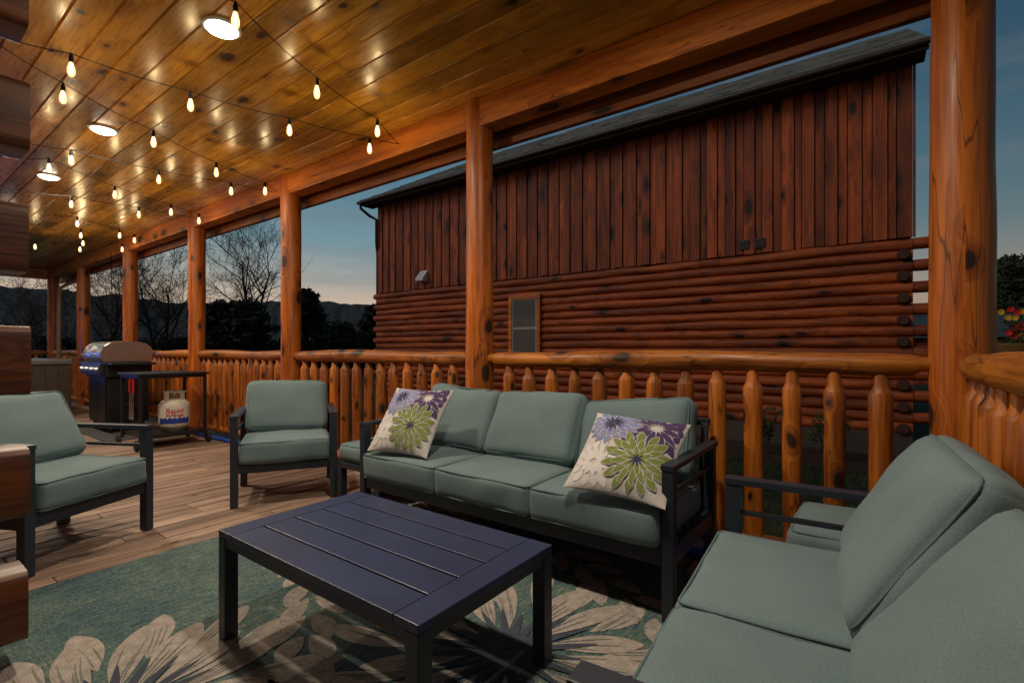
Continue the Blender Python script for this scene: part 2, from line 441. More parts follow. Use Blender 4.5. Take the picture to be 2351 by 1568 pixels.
# posts
PY = [-.286, 2.262, 4.765, 7.015, 9.51, 12.10, 14.4]
plabels = ['thickest looking log post, at the right corner of the porch beside the loveseat',
 'log post behind the left end of the sofa, between the sofa and the cabin window',
 'log post standing behind the armchair in the middle of the deck',
 'log post behind the grill cart with the propane tank',
 'log post directly behind the grill lid',
 'slim looking log post just beyond the grill, left of the hanging cord',
 'farthest log post, at the far end corner of the porch by the hot tub']
for i, (py, lb) in enumerate(zip(PY, plabels)):
    mb = MB()
    zs = [-.05 + k*.11 for k in range(26)] + [CZ-.004]
    zs = [z for z in zs if z < CZ-.02] + [CZ-.004]
    r = .098 if i else .1
    mb.tube([(0,0,z) for z in zs], [r*(1+.03*math.sin(z*1.7+i)) for z in zs], 28, wob=.06, seed=i*9.1)
    tag(mb.build('porch_post', M['post'], loc=(XR, py, 0)), lb, 'post', 'round log posts along the railing')

# railings
RZ = .99
def rail_bay(L, n, loc, rotz, label, seed):
    root = thing('log_railing', label, 'railing', loc, rotz, 'log railing sections')
    mb = MB()
    pts = []; rads = []
    m = 22
    for k in range(m+1):
        s = -L/2 + .06 + (L-.12)*k/m
        pts.append((s, .008*math.sin(s*2+seed), RZ + .005*math.sin(s*3.1+seed*2))); rads.append(.053 + .004*math.sin(s*4+seed))
    pts = [(-L/2-.01,0,RZ), (-L/2+.035,0,RZ)] + pts + [(L/2-.035,0,RZ), (L/2+.01,0,RZ)]
    rads = [.03,.034] + [.047] + rads[1:-1] + [.045] + [.034,.03]
    mb.tube(pts, rads, 18, wob=.12, seed=seed)
    mb.build('top_rail', M['rail'], root)
    mb = MB()
    mb.tube([(-L/2,0,.1)] + [(-L/2+.1+(L-.2)*k/10,0,.1) for k in range(11)] + [(L/2,0,.1)], .042, 12, wob=.05, seed=seed+3)
    mb.build('bottom_rail', M['rail'], root)
    for k in range(n):
        xx = -L/2 + L*(k+1)/(n+1)
        mb = MB()
        r = .044 + random.uniform(-.004,.003); tz = .868 + random.uniform(-.013,.012)
        zs = [.128] + [.128 + (tz-.128)*j/7 for j in range(1,8)]
        rr = [r*(1+random.uniform(-.04,.04)) for z in zs]
        lean = random.uniform(-.010,.010)
        mb.tube([(lean*(z-.5),0,z) for z in zs] + [(lean*.4,0,tz+.008),(lean*.4,0,tz+.034),(lean*.4,0,RZ-.035)], rr + [r*.93, .028, .026], 13, wob=.11, seed=seed+k*3.3)
        mb.build('baluster', M['spindle'], root, loc=(xx,0,0))
    return root
blabels = ['log railing section right behind the sofa and in front of the cabin logs',
 'log railing section behind the armchair and left end of the sofa',
 'log railing section to the right of the propane tank cart',
 'log railing section behind the grill cart',
 'log railing section behind the grill',
 'farthest log railing section along the long side, beside the hot tub']
for i in range(6):
    a, b = PY[i]+.095, PY[i+1]-.095
    rail_bay(b-a, 13, (XR, (a+b)/2, 0), R(90), blabels[i], i*5.7+1)
YE = -.305
rail_bay(2.5, 14, (XR-.085-1.25, YE, 0), 0, 'log railing section at the right behind the loveseat back, end of the porch', 51)
rail_bay(2.4, 13, (XR-.095-1.2, 14.42, 0), 0, 'log railing section across the far end of the porch past the hot tub', 61)

# house log walls at the left
def dlog(mb, p0, p1, axis, cz, half_h=.117, half_w=.1, e=.55):
    pr = []
    for k in range(28):
        a = 2*PI*k/28; c, s_ = math.cos(a), math.sin(a)
        pr.append((math.copysign(abs(c)**e, c)*half_w, math.copysign(abs(s_)**e, s_)*half_h))
    n = 28; vs = []
    for q in (p0, p1):
        for u, v in pr:
            vs.append((q, u, v+cz) if axis == 'X' else (-u, q, v+cz))
    fs = [(k, (k+1) % n, n+(k+1) % n, n+k) for k in range(n)]
    rnd = random.random()
    mb.add(vs, fs, 0, True, rnd)
    mb.add(vs[:n], [tuple(range(n))[::-1]], 0, False, rnd); mb.add(vs[n:], [tuple(range(n))], 0, False, rnd)
hw = thing('log_house', 'log house corner at the left edge with stacked log ends sticking out', 'house', (0, 2.32, 0))
for j in range(7):
    cz = .21 + .4025*j
    mb = MB(); dlog(mb, -1.3, .352 + random.uniform(-.004,.012), 'X', 0, .113, .09, .26); mb.build('log_end', M['housex'], hw, loc=(0,0,cz), bevel=.004)
mb = MB()
for j in range(14):
    n0 = len(mb.v)
    dlog(mb, .11, 11.0, 'Y', .01 + .20125*j)
    for k in range(n0, len(mb.v)): mb.v[k] = (mb.v[k][0]-.08, mb.v[k][1], mb.v[k][2])
mb.build('wall', M['housey'], hw)
mb = MB()
mb.box(-1.58, -1.45, -2.9, -.1, -.05, CZ); mb.build('side_wall', M['housey'], hw)

# ------------------------------------------------------------------ furniture
def cushion(w, d, h, r=.05, crown=.03, n=14, wr=.004, seed=0, puff=.012, flat=.6):
    bm = bmesh.new(); bmesh.ops.create_cube(bm, size=2)
    bmesh.ops.subdivide_edges(bm, edges=bm.edges[:], cuts=n, use_grid_fill=True)
    r = min(r, h/2-.001)
    for v in bm.verts:
        p = [math.sin(c*PI/2) for c in v.co]
        P = Vector((p[0]*w/2, p[1]*d/2, p[2]*h/2))
        q = Vector((max(-w/2+r, min(w/2-r, P.x)), max(-d/2+r, min(d/2-r, P.y)), max(-h/2+r, min(h/2-r, P.z))))
        dl = P - q
        if dl.length > 1e-6: P = q + dl.normalized()*r
        cx, cy, cz = 1-p[0]**2, 1-p[1]**2, 1-p[2]**2
        P.z += crown*p[2]*max(cx,0)**flat*max(cy,0)**flat
        P.x += puff*p[0]*cz*max(cy,0)**.5; P.y += puff*p[1]*cz*max(cx,0)**.5
        sd = Vector((seed*3.1, seed*1.7, seed))
        w_ = noise.noise(Vector((P.x*6, P.y*6, P.z*7))+sd)*wr*2.2 + noise.noise(Vector((P.x*17, P.y*9, P.z*10))+sd)*wr*.8
        P += Vector((p[0]**3, p[1]**3, p[2]**3)).normalized()*w_ if Vector((p[0],p[1],p[2])).length > .1 else Vector()
        v.co = P
    mb = MB()
    bm.verts.index_update()
    mb.add([v.co.copy() for v in bm.verts], [[v.index for v in f.verts] for f in bm.faces], 0, True)
    bm.free()
    pp = MB()
    for sz in (1, -1):
        path = []
        rr = r*.74; z = sz*(h/2 - r*.27)
        for ci, (sx, sy) in enumerate(((1,1),(-1,1),(-1,-1),(1,-1))):
            for k in range(5):
                a = ci*PI/2 + k*PI/8
                path.append(Vector((sx*(w/2-r)+rr*math.cos(a), sy*(d/2-r)+rr*math.sin(a), z)))
        path.append(path[0]); 
        full = []
        for a, b in zip(path[:-1], path[1:]):
            m = max(1, int((b-a).length/.05))
            for k in range(m): full.append(a.lerp(b, k/m))
        full.append(path[0])
        full = [q.copy() for q in full]
        for q in full:
            sd = Vector((seed*3.1, seed*1.7, seed)); q.z += noise.noise(q*7+sd)*wr
        pp.tube(full, .004, 6, caps=False)
    return mb, pp
cs = [0]
def put_cushion(name, parent, w, d, h, loc, rot=(0,0,0), **kw):
    cs[0] += 1
    a, b = cushion(w, d, h, seed=cs[0], **kw)
    o = a.build(name, M['cushion'], parent, loc=loc, rot=rot)
    b.build('piping', M['piping'], o)
    return o
def seat_unit(name, label, cat, n, WD, loc, rotz, group=None, jit=None, crown=.030, bh=.40):
    root = thing(name, label, cat, loc, rotz, group)
    hx = WD/2; lw = .023
    for sx in (-1, 1):
        xo = sx*(hx-.028)
        mb = MB(); mb.box(xo-lw, xo+lw, -.32, -.272, 0, .586); mb.build('leg', M['frame'], root, .003)
        mb = MB(); mb.box(xo-lw, xo+lw, .258, .306, 0, .586); mb.build('leg', M['frame'], root, .003)
        mb = MB(); mb.box(xo-.026, xo+.026, -.323, .33, .587, .61); mb.build('armrest', M['frame'], root, .003)
        mb = MB(); mb.box(xo-.008, xo+.008, -.271, .257, .484, .50); mb.build('arm_bar', M['frame'], root, .002)
    mb = MB(); i = hx-.055
    mb.box(-i, i, -.312, -.275, .22, .285); mb.box(-i, i, .262, .295, .22, .285)
    for sx in (-1,1): mb.box(sx*(hx-.028)-.018, sx*(hx-.028)+.018, -.271, .257, .22, .285)
    for k in range(5): mb.box(-i, i, -.23+k*.1, -.18+k*.1, .262, .284)
    for k in range(1, n): mb.box(-i+2*i*k/n-.03, -i+2*i*k/n+.03, -.274, .26, .222, .260)
    mb.build('seat_frame', M['frame'], root, .003)
    mb = MB()
    for sx in (-1,1): mb.bar((sx*(i-.02), .285, .286), (sx*(i-.02), .385, .68), .03, .025)
    mb.bar((-i-.001, .388, .69), (i+.001, .388, .69), .025, .035)
    for k in range(1, 3): mb.bar((-i+.02, .29+.033*k, .30+.13*k), (i-.02, .29+.033*k, .30+.13*k), .018, .03)
    mb.build('back_frame', M['frame'], root, .003)
    w = 2*i/n
    for k in range(n):
        xc = -i + w*(k+.5)
        put_cushion('seat_cushion', root, w-.004, .60, .145, (xc, -.045, .359), r=.028, crown=.012, puff=.006)
        j = jit[k] if jit else (0,0,0,0,27)
        put_cushion('back_cushion', root, w-.012 if bh < .41 else w+.006, bh, .13, (xc+j[1], .20+j[2], .605+j[3]), (R(90-j[4]), R(j[0]), 0), r=.045, crown=crown, wr=.006 if bh < .41 else .004, puff=.010, flat=.6 if bh < .41 else .45)
    return root
seat_unit('sofa', 'three seat sage green sofa with two flowered pillows, against the log railing', 'sofa', 3, 1.92, (2.175, 1.565, 0), R(-90), jit=[(2.5,.01,-.01,.005,27),(-1,0,-.02,0,28),(-5,-.02,0,-.005,27)])
seat_unit('loveseat', 'sage green two seat loveseat in the right foreground with its back to the end railing', 'sofa', 2, 1.29, (1.235, .054, 0), R(183.9), jit=[(1,-.005,-.035,.0,31),(0,-.008,-.015,-.035,35)], crown=.032, bh=.43)
seat_unit('armchair', 'sage green armchair in the middle of the deck beside the sofa, facing the coffee table', 'armchair', 1, .68, (1.955, 3.53, 0), math.atan2(-.51,.86), jit=[(1,0,0,0,25)])
seat_unit('armchair', 'sage green armchair at the left edge beside the stacked log ends', 'armchair', 1, .68, (.633, 3.555, 0), math.atan2(.46,.89), jit=[(-3,0,0,0,27)])

def ottoman(label, loc, w, d):
    root = thing('ottoman', label, 'ottoman', loc, 0)
    for sx in (-1,1):
        for sy in (-1,1):
            mb = MB(); mb.box(sx*(w/2-.025)-.025, sx*(w/2-.025)+.025, sy*(d/2-.025)-.025, sy*(d/2-.025)+.025, 0, .23); mb.build('leg', M['frame'], root, .004)
    mb = MB(); mb.box(-w/2, w/2, -d/2, d/2, .231, .275); mb.build('seat_frame', M['frame'], root, .004)
    put_cushion('seat_cushion', root, w-.01, d-.01, .12, (0,0,.336), r=.035, crown=.015)
ottoman('low sage green ottoman tucked between the sofa and the middle armchair', (2.27, 2.80, 0), .46, .46)
ottoman('low sage green ottoman behind the loveseat arm, next to the railing', (2.27, .03, 0), .46, .46)

# coffee table
ct = thing('coffee_table', 'long charcoal metal coffee table with slatted top standing on the rug', 'table', (1.10, 1.388, 0))
lx, ly = .30, .523
mb = MB()
mb.box(-lx, lx, -ly, -ly+.09, .376, .40); mb.box(-lx, lx, ly-.09, ly, .376, .40)
n = 5; g = .007
sw = (2*lx - (n-1)*g)/n
for k in range(n):
    a = -lx + k*(sw+g)
    mb.box(a, a+sw, -ly+.0925, ly-.0925, .377, .3995)
mb.build('tabletop', M['table'], ct, .0025)
mb = MB()
mb.box(-lx+.004, -lx+.03, -ly+.05, ly-.05, .345, .3755); mb.box(lx-.03, lx-.004, -ly+.05, ly-.05, .345, .3755)
mb.box(-lx+.05, lx-.05, -ly+.004, -ly+.03, .345, .3755); mb.box(-lx+.05, lx-.05, ly-.03, ly-.004, .345, .3755)
mb.box(-lx+.03, lx-.03, -.02, .02, .347, .3755)
mb.build('apron', M['frame'], ct, .002)
for sx in (-1,1):
    for sy in (-1,1):
        mb = MB(); mb.box(sx*(lx-.024)-.024, sx*(lx-.024)+.024, sy*(ly-.024)-.024, sy*(ly-.024)+.024, .012, .3755); mb.build('leg', M['frame'], ct, .003)

# rug
mb = MB()
RX0, RX1, RY0, RY1 = -.55, 2.33, -.22, 2.95
mb.box(RX0, RX1, RY0, RY1, .0015, .0085)
def petal(mb, c, ang, r0, ln, wd, z, mi, surf=None, seg=9, bend=0, tip=.75, pw=.75):
    vs = []; fs = []
    for k in range(seg+1):
        s_ = .5-.5*math.cos(PI*k/seg)
        w = wd*.5*(math.sin(PI*min(1, s_**tip))**pw if 0 < k < seg else 0) + .0006
        a = ang + bend*s_
        ux, uy = math.cos(a), math.sin(a)
        bx, by = c[0]+ux*(r0+ln*s_), c[1]+uy*(r0+ln*s_)
        for q in (-1, -.5, 0, .5, 1) if surf else (-1, 0, 1):
            X, Y = bx - uy*w*q, by + ux*w*q
            vs.append(surf(X, Y, z) if surf else (max(RX0+.01,min(RX1-.01,X)), max(RY0+.01,min(RY1-.01,Y)), z))
    m = 5 if surf else 3
    for k in range(seg):
        for q in range(m-1):
            i = k*m+q; fs.append((i, i+1, i+m+1, i+m))
    mb.add(vs, fs, mi, bool(surf))
def rug_flower(c, n, r0, ln, wd, ph=0, dark=True):
    def streaked(a, r, l, w, z, b):
        petal(mb, c, a, r, l, w, z, 1, bend=b, tip=1.35, pw=.7, seg=14)
        for sg in (-.6, -.2, .2, .6):
            if random.random() < .8: petal(mb, c, a + sg*w*.5/(r+l*.7), r+l*.10, l*random.uniform(.4,.7), w*.055, z+.0012, 4, bend=b*.8, tip=1, pw=.8)
    for k in range(n):
        a = ph + 2*PI*(k+.5)/n
        streaked(a, r0+ln*.42, ln*.8*random.uniform(.8,1.1), wd*.85, .0098, random.uniform(-.15,.15))
    for k in range(n):
        a = ph + 2*PI*k/n + random.uniform(-.06,.06)
        streaked(a, r0, ln*random.uniform(.75,1.1), wd*random.uniform(.8,1.1), .0112+.0001*(k%3), random.uniform(-.18,.18))
    if dark:
        for k in range(n+6): petal(mb, c, ph+2*PI*k/(n+6), .012, r0+ln*random.uniform(.2,.42), .030, .0132+.0001*(k%2), 3)
def sprig(p, q, n, ln, wd):
    p = Vector(p); q = Vector(q); d = q-p; a0 = math.atan2(d.y, d.x)
    for k in range(n):
        c = p.lerp(q, k/(n-1))
        for sg in (-1,1):
            petal(mb, (c.x, c.y), a0+sg*random.uniform(.6,.9), .02, ln*random.uniform(.85,1.15)*(1-.3*k/n), wd, .0098+.0002*k, 2, bend=sg*-.25, tip=1.0, pw=.75, seg=14)
    petal(mb, (q.x, q.y), a0, .01, ln*.8, wd*.8, .0118, 2, tip=1.0, pw=.75)
rug_flower((1.36, 1.02), 14, .13, .46, .112, .1)
rug_flower((.44, 1.74), 14, .11, .42, .115, .3)
rug_flower((.25, .35), 13, .10, .42, .12, .5)
sprig((1.50, 2.40), (.92, 1.55), 8, .24, .085)
sprig((2.2, 1.3), (1.72, .38), 7, .22, .08)
sprig((.1, 2.6), (-.4, 2.1), 5, .2, .08)
rug_flower((2.05, 2.25), 11, .10, .30, .10, .2)
tag(mb.build('rug', [M['rug'], M['rugpetal'], M['rugdot'], M['rugdark'], M['rugstreak']]), 'teal green outdoor rug with large beige flowers under the coffee table', 'rug')

# pillows
def pillow(label, c, right, up, sz=.45, seed=0):
    mb = MB(); n = 26; hs = sz/2
    def surf(u, v, off, side=1):
        u = max(-1, min(1, u)); v = max(-1, min(1, v))
        x = hs*u*(1-.06*(1-v*v)*u*u); y = hs*v*(1-.06*(1-u*u)*v*v)
        t = .07*((1-u*u)**.62)*((1-v*v)**.62)
        t += .008*noise.noise(Vector((u*2.2+seed, v*2.2, 3)))*(1-u*u)*(1-v*v)
        return (x, y, side*(t+off))
    for side in (1, -1):
        vs = []; fs = []
        for i in range(n+1):
            for j in range(n+1):
                vs.append(surf(math.sin((-1+2*i/n)*PI/2), math.sin((-1+2*j/n)*PI/2), .0008, side))
        for i in range(n):
            for j in range(n):
                a = i*(n+1)+j
                f = (a, a+n+1, a+n+2, a+1)
                fs.append(f if side > 0 else f[::-1])
        mb.add(vs, fs, 0, True)
    def S(x, y, z): return surf(x, y, z)
    LZ = [.0022]
    rs = random.Random(5)
    def P(c, a, r0, ln, wd, z, mi, tip=.9):
        for _ in range(14):
            ex, ey = c[0]+math.cos(a)*(r0+ln), c[1]+math.sin(a)*(r0+ln)
            if abs(ex) > .96 or abs(ey) > .96: ln *= .9
        if ln > .08: petal(mb, c, a, r0, ln, wd, z, mi, surf=S, seg=10, tip=tip, pw=.85)
    def ring(c, n_, ph, r0, ln, wd, mi, edge=0, tip=1.0):
        z0 = LZ[0]
        va = [(ph + 2*PI*k/n_ + rs.uniform(-.05,.05), rs.uniform(.85,1.1), rs.uniform(.88,1.1)) for k in range(n_)]
        for k, (a, fl, fw) in enumerate(va):
            if edge is not None: P(c, a, r0-.015, ln*fl+.03, wd*fw+.028, z0 + .00012*(k % 2), edge, tip)
        for k, (a, fl, fw) in enumerate(va):
            P(c, a, r0, ln*fl, wd*fw, z0 + .0005 + .00012*(k % 2), mi, tip)
        LZ[0] = z0 + .0009
    ring((-.50,-.45), 14, 0, .28, .30, .16, 1, None)
    ring((-.50,-.45), 12, .2, .05, .30, .13, 1, None)
    ring((.46,.62), 13, .1, .40, .50, .21, 2, None, .8)
    ring((.46,.62), 13, .1+PI/13, .12, .46, .135, 2, 0, .9)
    ring((-.42,.58), 16, 0, .30, .30, .14, 3, 0)
    ring((-.42,.58), 14, .2, .14, .28, .11, 3, 0)
    ring((-.42,.58), 12, 0, .02, .24, .05, 4, None)
    ring((.34,-.30), 15, 0, .36, .34, .15, 5, 0)
    ring((.34,-.30), 14, PI/15, .17, .36, .12, 5, 0)
    ring((.34,-.30), 10, 0, .05, .26, .085, 5, 0)
    ring((.34,-.30), 9, .2, .0, .15, .035, 4, None)
    o = mb.build('throw_pillow', [M['p_cream'], M['p_white'], M['p_purple'], M['p_blue'], M['p_navy'], M['p_green']])
    r = Vector(right).normalized(); u = Vector(up); u = (u - r*u.dot(r)).normalized(); nn = r.cross(u)
    mt = Matrix((r, u, nn)).transposed().to_4x4(); mt.translation = Vector(c)
    o.matrix_world = mt
    return tag(o, label, 'pillow')
pillow('square flowered throw pillow leaning on the left back cushion of the sofa', (1.99, 2.215, .63), (.14,-.98,.0), (.24,.08,.34), .44, seed=1)
pillow('square flowered throw pillow tipped back against the right arm of the sofa', (1.975, .845, .60), (.05,-.99,-.05), (.34,.03,.29), .43, seed=2)

# ------------------------------------------------------------------ ceiling lights and strings
def light_data(kind, name, energy, col):
    l = bpy.data.lights.new(name, kind); l.energy = energy; l.color = col; return l
CLY = [.85, 2.85, 4.92, 6.69, 8.7, 10.7]
cll = ['recessed ceiling light over the loveseat end of the porch', 'largest glowing recessed ceiling light, nearest above the seating', 'glowing recessed ceiling light, second nearest above the left armchair', 'glowing recessed ceiling light, third along the row towards the grill', 'recessed ceiling light above the grill', 'recessed ceiling light above the hot tub']
CE = [31, 31, 27, 27, 23, 14]
for y_, lb, en in zip(CLY, cll, CE):
    t = thing('ceiling_light', lb, 'ceiling light', (1.21, y_, CZ), 0, 'recessed ceiling lights')
    mb = MB(); mb.lathe([(.084,-.001),(.097,-.001),(.098,-.007),(.088,-.014),(.080,-.013)], n=32); mb.build('trim', M['white'], t)
    mb = MB(); mb.lathe([(.001,-.038),(.03,-.036),(.056,-.030),(.074,-.020),(.079,-.010)], n=32); mb.build('lens', M['lens'], t)
    l = light_data('AREA', 'ceiling_lamp', en, (1, .86, .66)); l.shape = 'DISK'; l.size = .15
    lo = bpy.data.objects.new('ceiling_lamp', l); COL.objects.link(lo); lo.location = (1.21, y_, CZ-.042)
BZ = 2.55
def attach(px, py): return W(px, py, 2.66)
strings = [
 ('string of bulbs nearest the camera, from the big ceiling light to the sofa beam', [attach(470,-20)], [(540,45),(727,210),(866,300)], [attach(915,330)]),
 ('long string of bulbs crossing from the upper log ends to the sofa beam', [attach(0,85)], [(163,158),(437,240),(664,298),(848,340)], [attach(916,331)]),
 ('string of bulbs passing the second recessed light, ending near the middle armchair post', [attach(0,105)], [(144,222),(352,325),(496,395),(608,438)], [attach(640,441)]),
 ('farther string of three bulbs ending at the beam above the middle armchair', [attach(40,325)], [(163,367),(364,411),(530,438)], [attach(638,442)]),
 ('string of bulbs passing the third recessed light, ending above the grill cart', [attach(60,365)], [(112,385),(263,446),(392,486),(456,506)], [attach(470,500)]),
 ('string of two bulbs ending at the beam above the grill cart', [attach(60,440)], [(163,468),(318,492)], [attach(468,502)]),
 ('string of three bulbs over the grill lid', [attach(120,492)], [(177,513),(274,540),(308,551)], [attach(335,550)]),
 ('farthest string of bulbs above the hot tub', [attach(40,560)], [(80,566),(183,572),(190,558),(185,540),(280,572)], [attach(300,566)]),
]
def bulb_profile():
    return [(.002,-.044),(.008,-.042),(.014,-.034),(.0175,-.020),(.017,-.004),(.013,.014),(.0095,.028),(.0085,.036)]
for lb, a, bs, e in strings:
    t = thing('string_light', lb, 'string lights', a[0])
    o0 = Vector(a[0])
    pts = [a[0]]
    bp = [W(px, py, BZ) for px, py in bs]
    for b in bp: pts.append(b + Vector((0,0,.080)))
    pts.append(e[0])
    path = []
    for p, q in zip(pts[:-1], pts[1:]):
        p = Vector(p); q = Vector(q)
        for k in range(8):
            s_ = k/8; r = p.lerp(q, s_); r.z -= .05*(q-p).length*4*s_*(1-s_)*.5; path.append(r - o0)
    path.append(Vector(pts[-1]) - o0)
    mb = MB(); mb.tube(path, .0027, 6); mb.build('cable', M['cable'], t)
    for b in bp:
        mb = MB(); mb.lathe(bulb_profile(), n=14); bo = mb.build('bulb', M['bulb'], t, loc=b - o0)
        mb = MB(); mb.lathe([(.0105,.032),(.0112,.036),(.0112,.060),(.008,.066),(.005,.082)], n=12); mb.build('socket', M['cable'], bo)
        mb = MB(); mb.tube([(0,0,.03),(.003,0,.01),(-.003,0,-.008),(.002,0,-.028)], [.002,.0035,.004,.0025], 6); mb.build('filament', M['filament'], bo)
        l = light_data('POINT', 'bulb_lamp', 2.2, (1, .73, .35)); l.shadow_soft_size = .008
        lo = bpy.data.objects.new('bulb_lamp', l); COL.objects.link(lo); lo.location = b + Vector((0,0,-.012))

# ------------------------------------------------------------------ grill, cart, tank
def wheel(mb, c, r, w):
    x, y, z = c
    mb.tube([(x-w/2,y,z),(x-w/2+.004,y,z),(x+w/2-.004,y,z),(x+w/2,y,z)], [r*.9, r, r, r*.9], 18)
gr = thing('gas_grill', 'black gas grill with shiny lid standing by the railing', 'grill', (2.14, 8.03, 0))
mb = MB()
mb.box(-.22, .22, -.36, .36, .12, .70); mb.build('cabinet', M['black'], gr, .006)
mb = MB(); mb.box(-.232, -.221, -.34, -.004, .16, .68); mb.box(-.232, -.221, .004, .34, .16, .68); mb.build('door', M['black'], gr, .004)
mb = MB(); mb.box(-.25, .24, -.42, .42, .705, .90); mb.build('firebox', M['black'], gr, .012)
mb = MB(); mb.box(-.30, -.252, -.42, .42, .74, .88); mb.build('control_panel', M['black'], gr, .008)
for k in range(4):
    mb = MB(); mb.tube([(-.302,-.3+k*.2,.81),(-.335,-.3+k*.2,.81)], [.03,.024], 14); mb.build('knob', M['steel'], gr)
prof = [(-.25,.905),(-.27,.95),(-.266,1.03),(-.24,1.095),(-.18,1.138),(-.10,1.152),(.10,1.152),(.18,1.13),(.225,1.08),(.24,1.01),(.24,.905)]
mb = MB(); vs = []
for yy in (-.36,.36):
    for x, z in prof: vs.append((x, yy, z))
m_ = len(prof)
mb.add(vs, [(k, k+1, m_+k+1, m_+k) for k in range(m_-1)], 0, True)
lid = mb.build('lid', M['steel'], gr)
for yy, sg in ((-.36,-1),(.36,1)):
    mb = MB(); vs = [(x*1.03, yy, z) for x, z in prof] + [(x*1.03, yy+sg*.03, .9+(z-.9)*.98) for x, z in prof]
    fs = [(k, k+1, m_+k+1, m_+k) for k in range(m_-1)] + [tuple(range(m_)), tuple(range(2*m_-1, m_-1, -1))]
    mb.add(vs, fs); mb.build('end_cap', M['capmetal'], lid, .006)
mb = MB(); mb.tube([(-.30,-.28,.985),(-.32,-.26,.985),(-.32,.26,.985),(-.30,.28,.985)], .012, 8); mb.build('lid_handle', M['steel'], lid)
mb = MB(); mb.tube([(-.255,0,1.06),(-.275,0,1.07)], [.04,.04], 16); mb.build('thermometer', M['white'], lid)
mb = MB(); mb.box(-.24, .22, -.62, -.425, .86, .89); mb.build('side_shelf', M['black'], gr, .006)
mb = MB(); mb.box(-.24, .22, .425, .78, .86, .89); mb.build('side_shelf', M['black'], gr, .006)
for sy in (-1,1):
    for sx in (-1,1):
        mb = MB(); wheel(mb, (sx*.17, sy*.3, .06), .06, .03); mb.build('wheel', M['rubber'], gr)
mb = MB(); mb.box(1.75, 2.5, 7.0, 8.9, .001, .007)
tag(mb.build('grill_mat', M['mat']), 'grey mat lying under the grill', 'mat')

ca = thing('grill_cart', 'black metal cart with shelf and wheels holding the propane tank', 'cart', (2.12, 6.42, 0))
cx, cy = .32, .30
mb = MB(); mb.box(-cx-.02, cx+.02, -cy-.02, cy+.02, .775, .80); mb.box(-cx+.0, cx-.0, -cy, cy, .745, .774); mb.build('top', M['black'], ca, .004)
for sx in (-1,1):
    for sy in (-1,1):
        mb = MB(); mb.box(sx*(cx-.015)-.015, sx*(cx-.015)+.015, sy*(cy-.015)-.015, sy*(cy-.015)+.015, .08, .744); mb.build('leg', M['black'], ca, .003)
        mb = MB(); wheel(mb, (sx*(cx+.018), sy*(cy-.015), .055), .055, .03); mb.build('wheel', M['rubber'], ca)
mb = MB(); mb.box(-cx+.03, cx-.03, -cy+.03, cy-.03, .125, .145); mb.box(-cx+.03, cx-.03, -cy+.0, -cy+.028, .11, .15); mb.box(-cx+.03, cx-.03, cy-.028, cy, .11, .15)
mb.box(-cx+.03, cx-.03, cy-.025, cy-.005, .42, .45); mb.build('shelf', M['black'], ca, .003)
TK = Vector((2.20, 6.36, .146))
tk = thing('propane_tank', 'white propane tank with red and blue label on the cart shelf', 'tank', TK)
mb = MB(); rT = .15
mb.lathe([(.10,0),(.105,.03),(.13,.035),(.148,.07),(rT,.10),(rT,.27),(.145,.30),(.12,.335),(.07,.355),(.02,.36)], n=32); mb.build('cylinder_body', M['cream'], tk)
mb = MB(); mb.tube([(.105*math.cos(a),.105*math.sin(a),.335) for a in [R(20+k*16) for k in range(21)]], .008, 8)
mb.tube([(.105*math.cos(a),.105*math.sin(a),.435) for a in [R(20+k*16) for k in range(21)]], .008, 8)
for a in (30, 120, 210, 300): mb.bar((.105*math.cos(R(a)),.105*math.sin(R(a)),.335),(.105*math.cos(R(a)),.105*math.sin(R(a)),.435),.05,.006,(math.cos(R(a)),math.sin(R(a)),0))
mb.build('collar', M['cream'], tk)
mb = MB(); mb.lathe([(.02,.355),(.02,.40),(.032,.402),(.032,.42),(.01,.424)], n=12); mb.build('valve', M['steel'], tk)
fa = math.atan2(-TK.y, -TK.x)
mb = MB(); vs = []; n = 24
for zz in (.085, .265):
    for k in range(n+1):
        a = fa + R(-62+124*k/n); vs.append(((rT+.0015)*math.cos(a), (rT+.0015)*math.sin(a), zz))
mb.add(vs, [(k, k+1, n+2+k, n+1+k) for k in range(n)], 0, True)
lab = mb.build('label_panel', M['white'], tk)
mb = MB(); vs = []
for zz, amp in ((.088, 0), (.135, .022)):
    for k in range(n+1):
        a = fa + R(-60+120*k/n); vs.append(((rT+.0025)*math.cos(a), (rT+.0025)*math.sin(a), zz+amp*abs(math.sin(k*.9))))
mb.add(vs, [(k, k+1, n+2+k, n+1+k) for k in range(n)], 0, True); mb.build('blue_band', M['navy'], lab)
def text_wrap(s, size, z, mat, name, par, rr, shear=.15):
    cu = bpy.data.curves.new('t', 'FONT'); cu.body = s; cu.size = size; cu.align_x = 'CENTER'; cu.shear = shear; cu.offset = .0012
    ob = bpy.data.objects.new('t', cu); COL.objects.link(ob)
    dg = bpy.context.evaluated_depsgraph_get(); dg.update()
    me = bpy.data.meshes.new_from_object(ob.evaluated_get(dg))
    bpy.data.objects.remove(ob)
    mb = MB(); vs = []
    for v in me.vertices:
        a = fa + v.co.x/rr; vs.append((rr*math.cos(a), rr*math.sin(a), z+v.co.y))
    mb.add(vs, [list(p.vertices) for p in me.polygons]); mb.build(name, mat, par)
text_wrap('Rapid', .075, .205, M['red'], 'lettering', lab, rT+.004)
text_wrap('Xchange', .05, .165, M['red'], 'lettering', lab, rT+.004)

